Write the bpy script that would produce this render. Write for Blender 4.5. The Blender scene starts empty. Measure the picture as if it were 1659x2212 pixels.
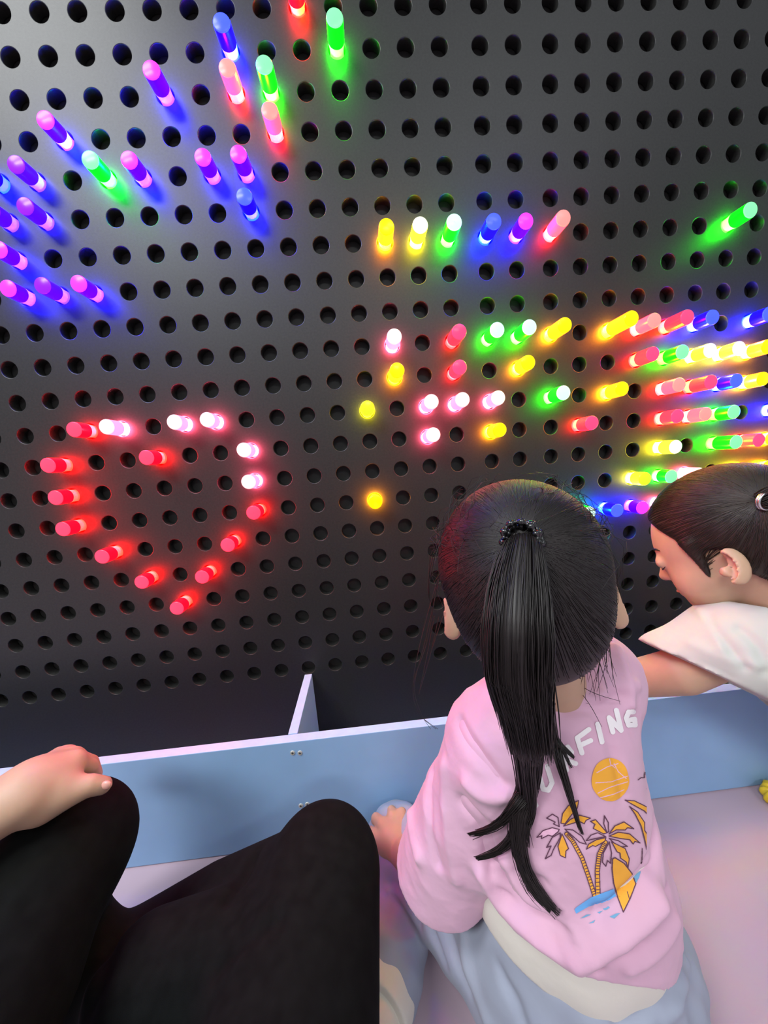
import bpy, bmesh, math, random
import numpy as np
from mathutils import Vector, Matrix
from mathutils.bvhtree import BVHTree
random.seed(7); rng = np.random.default_rng(7)
scn = bpy.context.scene; COL = scn.collection

# ---------------------------------------------------------------- camera, light, exposure
PITCH = 0.06                      # hole spacing of the peg wall
FPX = 720.0                       # focal length in pixels of the 1659 x 2212 frame
CAM = np.array([0.52565, -0.69497, 0.67390])
CR = np.array([[0.99517305, 0.07930274, -0.05780724],
               [-0.08726217, 0.98459169, -0.15154047],
               [0.04489896, 0.15585337, 0.98675925]])      # rows: right, down, forward in (x, down, into wall)
def w3(v): return np.array([v[0], v[2], -v[1]])
RIGHT, DOWN, FWD = w3(CR[0]), w3(CR[1]), w3(CR[2])
cd = bpy.data.cameras.new('camera'); cam = bpy.data.objects.new('camera', cd); COL.objects.link(cam)
cd.sensor_fit = 'HORIZONTAL'; cd.sensor_width = 36.0; cd.lens = FPX/1659*36.0
cd.clip_start = 0.01; cd.clip_end = 50
m = Matrix.Identity(4)
for i in range(3):
    m[i][0] = RIGHT[i]; m[i][1] = -DOWN[i]; m[i][2] = -FWD[i]; m[i][3] = CAM[i]
cam.matrix_world = m
scn.camera = cam

world = bpy.data.worlds.new('room_ambience'); scn.world = world; world.use_nodes = True
bg = world.node_tree.nodes['Background']; bg.inputs[0].default_value = (0.86, 0.92, 1.0, 1); bg.inputs[1].default_value = 0.54
def area(name, loc, tgt, sx, sy, power, col):
    ld = bpy.data.lights.new(name, 'AREA'); ld.shape = 'RECTANGLE'; ld.size = sx; ld.size_y = sy; ld.energy = power; ld.color = col
    o = bpy.data.objects.new(name, ld); COL.objects.link(o); o.location = loc
    o.rotation_euler = (Vector(tgt)-Vector(loc)).to_track_quat('-Z', 'Y').to_euler(); return o
area('unseen_overhead_light', (-0.8, -0.85, 2.6), (-0.8, -0.84, 0), 1.2, 0.5, 36, (0.97, 1.0, 1.0))  # unseen fill light, added to brighten the floor behind the adult's legs
area('unseen_overhead_light', (-0.9, -1.8, 2.6), (-0.9, -1.79, 0), 1.2, 0.5, 78, (0.97, 1.0, 1.0))
area('unseen_overhead_light', (1.6, -1.9, 2.6), (1.6, -1.89, 0), 1.2, 0.5, 15, (0.95, 1.0, 1.0))
area('unseen_overhead_light', (0.9, -3.4, 2.6), (0.9, -3.39, 0), 1.2, 0.5, 50, (0.97, 1.0, 1.0))  # added frontal fill, unseen: lifts the trough board and the girl's back
scn.view_settings.view_transform = 'Standard'; scn.view_settings.look = 'None'
scn.view_settings.gamma = 1.0; scn.view_settings.use_curve_mapping = False
scn.view_settings.exposure = -0.12

# ---------------------------------------------------------------- helpers
def at(px, py, y):
    """point of the place seen at photo pixel (px, py) and lying at distance -y in front of the peg wall"""
    d = RIGHT*((px-829.5)/FPX)+DOWN*((py-1106)/FPX)+FWD
    return CAM+d*((y-CAM[1])/d[1])
def atz(px, py, z):
    d = RIGHT*((px-829.5)/FPX)+DOWN*((py-1106)/FPX)+FWD
    return CAM+d*((z-CAM[2])/d[2])
def lin(r, g, b):
    f = lambda c: (c/255/12.92) if c <= 10 else ((c/255+0.055)/1.055)**2.4
    return (f(r), f(g), f(b))
def link(o, parent=None):
    COL.objects.link(o)
    if parent is not None: o.parent = parent
    return o
def mobj(name, verts, faces, mat, parent=None, smooth=True):
    me = bpy.data.meshes.new(name); me.from_pydata([tuple(v) for v in verts], [], [tuple(f) for f in faces]); me.update()
    if smooth: me.shade_smooth()
    if mat: me.materials.append(mat)
    return link(bpy.data.objects.new(name, me), parent)
def bobj(name, bm, mat, parent=None, smooth=False):
    me = bpy.data.meshes.new(name); bm.normal_update(); bm.to_mesh(me); bm.free()
    if smooth: me.shade_smooth()
    if mat: me.materials.append(mat)
    return link(bpy.data.objects.new(name, me), parent)
def empty(name, loc):
    o = bpy.data.objects.new(name, None); o.location = loc; o.empty_display_size = 0.02; return link(o)
def tag(o, label=None, cat=None, group=None, kind=None):
    if label: o['label'] = label
    if cat: o['category'] = cat
    if group: o['group'] = group
    if kind: o['kind'] = kind
    return o
def keep(child, parent):
    """parent an object built in world coordinates"""
    child.parent = parent
    child.matrix_parent_inverse = Matrix.Translation(Vector(parent.location)).inverted()
    return child
def mat(name, col, rough=0.5, spec=0.5, noise=None, bump=None, sss=0.0, metal=0.0, coat=0.0, sheen=0.0):
    """noise=(scale, amount): value variation; bump=(scale, strength, distance)"""
    ma = bpy.data.materials.new(name); ma.use_nodes = True; nt = ma.node_tree; b = nt.nodes['Principled BSDF']
    b.inputs['Base Color'].default_value = (*col, 1); b.inputs['Roughness'].default_value = rough
    b.inputs['Specular IOR Level'].default_value = spec; b.inputs['Metallic'].default_value = metal
    b.inputs['Coat Weight'].default_value = coat; b.inputs['Sheen Weight'].default_value = sheen
    if sss:
        b.inputs['Subsurface Weight'].default_value = sss; b.inputs['Subsurface Radius'].default_value = (0.012, 0.005, 0.003)
        b.inputs['Subsurface Scale'].default_value = 1.0
    tc = nt.nodes.new('ShaderNodeTexCoord')
    if noise:
        n = nt.nodes.new('ShaderNodeTexNoise'); n.inputs['Scale'].default_value = noise[0]; n.inputs['Detail'].default_value = 4
        r = nt.nodes.new('ShaderNodeMapRange'); r.inputs[1].default_value = 0.3; r.inputs[2].default_value = 0.7
        r.inputs[3].default_value = 1-noise[1]; r.inputs[4].default_value = 1+noise[1]
        mx = nt.nodes.new('ShaderNodeMix'); mx.data_type = 'RGBA'; mx.blend_type = 'MULTIPLY'; mx.inputs[0].default_value = 1
        mx.inputs[6].default_value = (*col, 1)
        nt.links.new(tc.outputs['Object'], n.inputs['Vector']); nt.links.new(n.outputs['Fac'], r.inputs[0])
        nt.links.new(r.outputs[0], mx.inputs[7]); nt.links.new(mx.outputs[2], b.inputs['Base Color'])
    if bump:
        n2 = nt.nodes.new('ShaderNodeTexNoise'); n2.inputs['Scale'].default_value = bump[0]; n2.inputs['Detail'].default_value = 3
        bp = nt.nodes.new('ShaderNodeBump'); bp.inputs['Strength'].default_value = bump[1]; bp.inputs['Distance'].default_value = bump[2]
        nt.links.new(tc.outputs['Object'], n2.inputs['Vector']); nt.links.new(n2.outputs['Fac'], bp.inputs['Height'])
        nt.links.new(bp.outputs[0], b.inputs['Normal'])
    return ma
def box(bm, c, s, bev=0.0):
    r = bmesh.ops.create_cube(bm, size=1.0, matrix=Matrix.Translation(c) @ Matrix.Diagonal((*s, 1)))
    if bev:
        es = list({e for v in r['verts'] for e in v.link_edges})
        bmesh.ops.bevel(bm, geom=es, offset=bev, segments=2, affect='EDGES', profile=0.6)

# ---------------------------------------------------------------- materials
M_WALL = mat('black_board', (0.0150, 0.0147, 0.0143), rough=0.45, spec=0.42, noise=(260, 0.25), bump=(900, 0.25, 0.0004))
M_HOLE = mat('hole_back', (0.028, 0.027, 0.026), rough=0.5, spec=0.3)
M_FLOOR = mat('lilac_mat', lin(184, 162, 176), rough=0.55, spec=0.35, noise=(3.0, 0.03), bump=(400, 0.08, 0.0004))
M_BLUE = mat('blue_laminate', lin(142, 180, 220), rough=0.5, spec=0.4, noise=(9, 0.05), bump=(600, 0.05, 0.0003))
M_BLUE_EDGE = mat('blue_edge', lin(158, 194, 230), rough=0.45, spec=0.4, noise=(60, 0.04))
M_SCREW = mat('steel_screw', (0.62, 0.62, 0.58), rough=0.45, metal=0.35)
M_SLOT = mat('screw_slot', (0.03, 0.03, 0.03), rough=0.6)
M_SKIN = mat('skin', lin(188, 154, 130), rough=0.5, spec=0.35, noise=(30, 0.05), bump=(500, 0.06, 0.0005), sss=0.25)
M_SKIN2 = mat('skin_child', lin(192, 156, 130), rough=0.48, spec=0.35, noise=(35, 0.05), sss=0.25)
M_HAIR = mat('black_hair', (0.012, 0.0085, 0.0085), rough=0.5, spec=0.45, noise=(40, 0.3))
M_HAIR2 = mat('dark_brown_hair', (0.022, 0.014, 0.010), rough=0.5, spec=0.45, noise=(40, 0.3))
M_PINK = mat('pink_cotton', lin(208, 164, 188), rough=0.85, spec=0.2, noise=(16, 0.05), bump=(38, 0.35, 0.004), sheen=0.2)
M_CREAM = mat('cream_cotton', lin(222, 216, 206), rough=0.85, spec=0.2, noise=(20, 0.03), bump=(60, 0.2, 0.003), sheen=0.1)
M_GREY = mat('pale_grey_cotton', lin(154, 160, 178), rough=0.85, spec=0.2, noise=(14, 0.05), bump=(30, 0.35, 0.004), sheen=0.1)
M_BLACK = mat('black_jersey', (0.004, 0.0046, 0.0046), rough=0.9, spec=0.1, noise=(70, 0.3), bump=(1400, 0.3, 0.0006), sheen=0.0)
M_WHITE = mat('white_cotton', lin(190, 190, 183), rough=0.85, spec=0.2, noise=(18, 0.03), bump=(26, 0.25, 0.004), sheen=0.1)

# ---------------------------------------------------------------- floor
me_v = [(-2.5, -3.2, 0), (3.6, -3.2, 0), (3.6, 0.06, 0), (-2.5, 0.06, 0), (-2.5, -3.2, -0.04), (3.6, -3.2, -0.04), (3.6, 0.06, -0.04), (-2.5, 0.06, -0.04)]
fl = mobj('floor', me_v, [(0, 1, 2, 3), (7, 6, 5, 4), (0, 4, 5, 1), (1, 5, 6, 2), (2, 6, 7, 3), (3, 7, 4, 0)], M_FLOOR, smooth=False)
tag(fl, 'smooth lilac pink play mat floor', kind='structure')

# ---------------------------------------------------------------- perforated peg wall
KY = 1.0103; ZTOP = 1.379
def hx(c): return PITCH*(c+(0.2078 if c >= 13 else 0)+(0.1262 if c >= 15 else 0))
def hz(r): return ZTOP-r*KY*PITCH
R0, R1, C0, C1 = -7, 19, -9, 27
HR = 0.0150; BEV = 0.0011; HDEP = 0.019; NS = 28
V = []; Fc = []; 
xb = [hx(C0)-PITCH/2]+[(hx(c)+hx(c+1))/2 for c in range(C0, C1)]+[hx(C1)+PITCH/2]
zb = [hz(R0)+PITCH/2]+[(hz(r)+hz(r+1))/2 for r in range(R0, R1)]+[hz(R1)-PITCH/2]
ang = [2*math.pi*(i+0.5)/NS for i in range(NS)]
for r in range(R0, R1+1):
    for c in range(C0, C1+1):
        cx, cz = hx(c), hz(r); xl, xr = xb[c-C0], xb[c-C0+1]; zu, zd = zb[r-R0], zb[r-R0+1]
        o = len(V)
        for a in ang:
            ca, sa = math.cos(a), math.sin(a)
            t = min(((xr-cx) if ca > 0 else (xl-cx))/ca, ((zu-cz) if sa > 0 else (zd-cz))/sa)
            V.append((cx+ca*t, 0, cz+sa*t))
        for rr, dy in ((HR+BEV, 0), (HR+BEV*0.35, BEV*0.3), (HR, BEV), (HR, HDEP)):
            for a in ang: V.append((cx+rr*math.cos(a), dy, cz+rr*math.sin(a)))
        for k in range(4):
            for i in range(NS):
                j = (i+1) % NS
                Fc.append((o+k*NS+i, o+k*NS+j, o+(k+1)*NS+j, o+(k+1)*NS+i))
        # cell corners
        for (X, Z) in ((xr, zu), (xl, zu), (xl, zd), (xr, zd)):
            n = len(V); V.append((X, 0, Z))
            ac = math.atan2(Z-cz, X-cx) % (2*math.pi)
            i = int((ac/(2*math.pi)*NS-0.5) // 1) % NS
            Fc.append((o+i, n, o+(i+1) % NS))
# plain board below the lowest holes and above
def quad(x0, x1, z0, z1, y=0.0):
    n = len(V); V.extend([(x0, y, z0), (x1, y, z0), (x1, y, z1), (x0, y, z1)]); Fc.append((n, n+1, n+2, n+3))
quad(xb[0], xb[-1], 0.0, zb[-1]); quad(xb[0], xb[-1], zb[0], 2.6)
quad(-2.5, xb[0], 0, 2.6); quad(xb[-1], 3.6, 0, 2.6)
wl = mobj('wall_back', V, Fc, M_WALL, smooth=False)
me = wl.data
sm = [p.normal.y > -0.9 for p in me.polygons]; me.polygons.foreach_set('use_smooth', sm)
tag(wl, 'black perforated peg wall with round holes', kind='structure')
hb = bmesh.new(); box(hb, (0.55, HDEP+0.008, 1.3), (6.1, 0.012, 2.6))
hbo = bobj('backing_panel', hb, M_HOLE, wl)

# ---------------------------------------------------------------- blue trough in front of the wall
BY, BT, BZ = -0.1855, 0.017, 0.2125      # front face, board thickness, board height
tr = empty('toy_trough', (0.55, BY, 0.0)); tag(tr, 'long blue laminate trough along the foot of the peg wall', 'trough')
def edgeboard(name, c, s, parent, capaxis='z'):
    bm = bmesh.new(); box(bm, c, s, 0.0012)
    o = bobj(name, bm, M_BLUE, None); o.data.materials.append(M_BLUE_EDGE)
    for p in o.data.polygons:
        if p.normal.z > 0.5: p.material_index = 1
    return keep(o, parent)
edgeboard('front_board', (0.55, BY+BT/2, BZ/2+0.001), (5.6, BT, BZ-0.002), tr)
xd = 0.3585
edgeboard('divider', (xd, (BY+BT-0.001)/2, BZ/2+0.004), (0.0165, -(BY+BT)-0.003, BZ-0.008), tr)
edgeboard('divider', (xd-1.25, (BY+BT-0.001)/2, BZ/2+0.004), (0.0165, -(BY+BT)-0.003, BZ-0.008), tr)
edgeboard('divider', (xd+1.25, (BY+BT-0.001)/2, BZ/2+0.004), (0.0165, -(BY+BT)-0.003, BZ-0.008), tr)
bm = bmesh.new(); box(bm, (0.55, (BY+BT)/2-0.001, 0.011), (5.55, -(BY+BT)-0.004, 0.014)); keep(bobj('bottom_board', bm, M_BLUE), tr)
def screw(px, py):
    p = at(px, py, BY)
    bm = bmesh.new()
    M4 = Matrix.Translation((p[0], BY-0.0004, p[2])) @ Matrix.Rotation(math.pi/2, 4, 'X')
    bmesh.ops.create_cone(bm, cap_ends=True, segments=16, radius1=0.0044, radius2=0.0038, depth=0.0016, matrix=M4)
    o = keep(bobj('screw', bm, M_SCREW), tr)
    bm = bmesh.new(); 
    for s in ((0.0042, 0.0006, 0.0009), (0.0009, 0.0006, 0.0042)): box(bm, (p[0], BY-0.0013, p[2]), s)
    sl = bobj('cross_slot', bm, M_SLOT); sl.parent = o
for q in ((632, 1626), (648, 1626), (650, 1740), (664, 1737)): screw(*q)

# ---------------------------------------------------------------- glowing pegs
EXTRA = {'pink_shaft': (13, .5, 1.0), 'amber_shaft': (17, .95, .02), 'coral_shaft': (12, .2, .36), 'lemon_shaft': (18, 15, .08), 'lime_shaft': (10, 10, .05)}
def emis(name, rgb, boost=1.0, tip=False):
    ma = bpy.data.materials.new(name); ma.use_nodes = True; b = ma.node_tree.nodes['Principled BSDF']
    l = lin(*rgb); mx = max(l)
    e = [c*(1+(boost-1)*(max(c-0.55, 0)/0.45)) if (c > 0.55 and sorted(l)[1] < 0.15) else c for c in l]
    if name in EXTRA: e = EXTRA[name]
    b.inputs['Base Color'].default_value = (l[0]*0.5, l[1]*0.5, l[2]*0.5, 1); b.inputs['Roughness'].default_value = 0.25
    b.inputs['Specular IOR Level'].default_value = 0.25
    b.inputs['Emission Color'].default_value = (*e, 1); b.inputs['Emission Strength'].default_value = 1.0
    return ma
#        shaft            tip              collar (lit end at the wall)
PEGC = {
 'purple':  ((92, 0, 255), (255, 58, 250), (222, 130, 255)),
 'violet':  ((80, 5, 205), (140, 22, 245), (190, 110, 250)),
 'green':   ((10, 215, 25), (130, 255, 165), (160, 255, 110)),
 'mint':    ((20, 222, 40), (205, 255, 240), (205, 255, 190)),
 'red':     ((255, 12, 48), (255, 70, 104), (255, 110, 66)),
 'coral':   ((255, 72, 100), (255, 146, 140), (255, 190, 204)),
 'rose':    ((236, 60, 88), (250, 70, 120), (255, 140, 140)),
 'pink':    ((255, 112, 152), (255, 226, 224), (255, 206, 226)),
 'amber':   ((255, 186, 30), (255, 232, 0), (255, 222, 96)),
 'lemon':   ((240, 232, 40), (255, 255, 226), (255, 255, 190)),
 'lime':    ((206, 222, 30), (212, 226, 36), (252, 255, 140)),
 'blue':    ((26, 4, 255), (72, 96, 255), (60, 160, 255)),
}
WORD = {'purple': 'magenta-tipped purple peg', 'violet': 'dim violet peg', 'green': 'green peg', 'mint': 'white-tipped green peg',
        'red': 'red peg', 'coral': 'coral red peg', 'rose': 'dim rose red peg', 'pink': 'white-tipped pink peg', 'amber': 'amber yellow peg',
        'lemon': 'white-tipped lemon peg', 'lime': 'lime yellow peg', 'blue': 'blue peg'}
BOOST = 80.0
GLOW = {'purple': (.2, .03, 40), 'violet': (.12, .02, 14), 'green': (.09, 36, .035), 'mint': (.16, 40, .13), 'red': (30, .035, .015), 'coral': (26, .14, .16), 'rose': (16, .06, .06),
        'pink': (30, 2.6, 5.5), 'amber': (32, 11, .03), 'lemon': (22, 18, .2), 'lime': (9, 8, .1), 'blue': (.012, .08, 36)}
def raw(name, e, k=1.0):
    ma = emis(name, (255, 255, 255)); b = ma.node_tree.nodes['Principled BSDF']
    b.inputs['Emission Color'].default_value = (*[c/40 for c in e], 1); b.inputs['Emission Strength'].default_value = 40*GSTR*k
    return ma
GSTR = 4.6
PMAT = {k: (emis(k+'_shaft', v[0], BOOST*(0.36 if k in ('red', 'rose') else 1.0)), emis(k+'_tip', v[1], 2.0), raw(k+'_collar', GLOW[k])) for k, v in PEGC.items()}
PR = 0.0138
def lathe(prof, n=24):
    V, F = [], []
    for (r, y) in prof:
        for i in range(n): a = 2*math.pi*i/n; V.append((r*math.cos(a), y, r*math.sin(a)))
    for k in range(len(prof)-1):
        for i in range(n): j = (i+1) % n; F.append((k*n+i, k*n+j, (k+1)*n+j, (k+1)*n+i))
    return V, F
_mesh = {}
def pegmesh(col, L):
    key = (col, round(L, 3))
    if key in _mesh: return _mesh[key]
    cl = min(0.012, L*0.33)
    out = []
    for nm, prof, mi in (('collar', [(0.0118, 0.012), (0.0118, -0.0005), (PR, -cl)], 2), ('shaft', [(PR, -cl), (PR, -L+0.0012)], 0),
                         ('tip', [(PR, -L+0.0012), (PR-0.0005, -L+0.0004), (PR-0.0014, -L), (0.0001, -L-0.0002)], 1)):
        v, f = lathe(prof); me = bpy.data.meshes.new(nm); me.from_pydata(v, [], f); me.update(); me.shade_smooth()
        me.materials.append(PMAT[col][mi]); out.append((nm, me))
    _mesh[key] = out; return out
PEGS = [  # row, column, colour, photo pixel of the tip centre
 (-1, 8, 'red', (643, -32)),
 (0, 6, 'blue', (483, 45)), (0, 9, 'green', (728, 38)),
 (1, 4, 'purple', (331, 150)), (1, 6, 'coral', (495, 143)), (1, 7, 'green', (575, 140)),
 (2, 1, 'purple', (97, 258)), (2, 7, 'coral', (587, 237)),
 (3, -1, 'blue', (-6, 396)), (3, 0, 'violet', (36, 355)), (3, 2, 'green', (196, 343)), (3, 3, 'purple', (280, 344)), (3, 5, 'purple', (440, 336)), (3, 6, 'purple', (519, 332)),
 (4, -1, 'violet', (-20, 455)), (4, 0, 'violet', (55, 445)), (4, 6, 'blue', (530, 422)),
 (5, -1, 'purple', (-3, 537)), (5, 10, 'amber', (839, 490)), (5, 11, 'lemon', (911, 487)), (5, 12, 'mint', (986, 481)), (5, 13, 'blue', (1068, 479)), (5, 14, 'purple', (1136, 475)), (5, 15, 'coral', (1217, 470)), (5, 21, 'green', (1622, 452)),
 (6, -1, 'purple', (15, 621)), (6, 0, 'violet', (92, 615)), (6, 1, 'purple', (169, 612)),
 (8, 10, 'pink', (854, 727)), (8, 12, 'rose', (993, 717)), (8, 13, 'mint', (1074, 713)), (8, 14, 'mint', (1146, 710)), (8, 15, 'amber', (1222, 702)), (8, 17, 'amber', (1369, 699)), (8, 18, 'coral', (1414, 689)), (8, 19, 'rose', (1487, 684)), (8, 20, 'blue', (1541, 682)), (8, 22, 'blue', (1662, 673)),
 (9, 10, 'amber', (858, 800)), (9, 12, 'rose', (994, 793)), (9, 14, 'amber', (1142, 782)), (9, 18, 'rose', (1411, 760)), (9, 19, 'green', (1476, 757)), (9, 20, 'lemon', (1536, 753)), (9, 21, 'lemon', (1597, 750)), (9, 22, 'amber', (1658, 747)),
 (10, 0, 'red', (160, 928)), (10, 1, 'pink', (230, 922)), (10, 3, 'pink', (377, 910)), (10, 4, 'pink', (448, 906)), (10, 9, 'lime', (795, 881)), (10, 11, 'pink', (932, 867)), (10, 12, 'pink', (998, 862)), (10, 13, 'pink', (1075, 856)), (10, 15, 'mint', (1218, 846)), (10, 17, 'amber', (1344, 837)), (10, 19, 'coral', (1468, 828)), (10, 20, 'rose', (1538, 828)), (10, 21, 'blue', (1591, 818)), (10, 22, 'amber', (1651, 815)),
 (11, -1, 'red', (103, 1005)), (11, 2, 'red', (316, 988)), (11, 5, 'pink', (527, 970)), (11, 11, 'pink', (935, 937)), (11, 13, 'amber', (1079, 927)), (11, 16, 'rose', (1280, 911)), (11, 19, 'rose', (1465, 895)), (11, 20, 'coral', (1526, 890)), (11, 21, 'green', (1587, 886)), (11, 23, 'blue', (1700, 876)),
 (12, -1, 'red', (118, 1076)), (12, 5, 'pink', (536, 1038)), (12, 19, 'lemon', (1460, 962)), (12, 21, 'green', (1590, 958)), (12, 22, 'rose', (1640, 948)), (12, 23, 'amber', (1696, 942)),
 (13, -1, 'red', (134, 1142)), (13, 5, 'red', (546, 1105)), (13, 9, 'amber', (811, 1081)), (13, 18, 'lime', (1395, 1032)), (13, 19, 'green', (1453, 1026)), (13, 20, 'pink', (1513, 1016)), (13, 22, 'lemon', (1632, 1007)), (13, 23, 'amber', (1690, 1004)),
 (14, 0, 'red', (218, 1201)), (14, 4, 'red', (490, 1175)), (14, 16, 'mint', (1275, 1104)), (14, 17, 'blue', (1334, 1101)), (14, 18, 'purple', (1389, 1094)), (14, 19, 'pink', (1446, 1088)),
 (15, 1, 'red', (305, 1257)), (15, 3, 'red', (434, 1244)), (16, 2, 'red', (380, 1312)),
]
ORD = ['first', 'second', 'third', 'fourth', 'fifth', 'sixth', 'seventh', 'eighth', 'ninth', 'tenth', 'eleventh', 'twelfth', 'thirteenth', 'fourteenth', 'fifteenth', 'sixteenth', 'seventeenth']
HEART = {(10, 0), (10, 1), (10, 3), (10, 4), (11, -1), (11, 2), (11, 5), (12, -1), (12, 5), (13, -1), (13, 5), (14, 0), (14, 4), (15, 1), (15, 3), (16, 2)}
lit_rows = sorted({p[0] for p in PEGS})
def peglen(r, c, tip):
    """how far the peg stands out of the wall: the point of its axis nearest to the sight line through its tip"""
    b = np.array([hx(c), 0, hz(r)]); n = np.array([0, -1.0, 0])
    d = RIGHT*((tip[0]-829.5)/FPX)+DOWN*((tip[1]-1106)/FPX)+FWD; d = d/np.linalg.norm(d)
    w = b-CAM; bb = n@d; return ((bb*(d@w)-n@w)/(1-bb*bb))
for (r, c, col, tip) in PEGS:
    L = peglen(r, c, tip)
    base = at(0, 0, 0)*0+np.array([hx(c), 0, hz(r)])
    if (r, c) in ((10, 9), (13, 9)): L = 0.036
    L = min(max(L, 0.030), 0.066); L = round(L/0.003)*0.003
    o = empty('light_peg', base)
    for nm, me in pegmesh(col, L): link(bpy.data.objects.new(nm, me), o)
    row = [p for p in PEGS if p[0] == r]
    if (r, c) in HEART:
        hrow = sorted([p for p in row if (p[0], p[1]) in HEART], key=lambda p: p[1]); k = [p[1] for p in hrow].index(c)
        hn = ['top', 'second', 'third', 'fourth', 'fifth', 'sixth', 'bottom'][r-10]
        pos = '' if len(hrow) == 1 else (', %s from left' % ORD[k])
        lab = 'glowing %s in the heart outline, %s row%s' % (WORD[col], hn, pos); grp = 'pegs of the heart outline'
    else:
        rest = sorted([p for p in row if (p[0], p[1]) not in HEART], key=lambda p: p[1]); k = [p[1] for p in rest].index(c)
        rows2 = sorted({p[0] for p in PEGS if (p[0], p[1]) not in HEART}); n = rows2.index(r)
        lab = 'glowing %s, %s from left in %s lit row from top' % (WORD[col], ORD[k], ORD[n]); grp = 'glowing pegs outside the heart'
    tag(o, lab, 'peg', grp)

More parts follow.
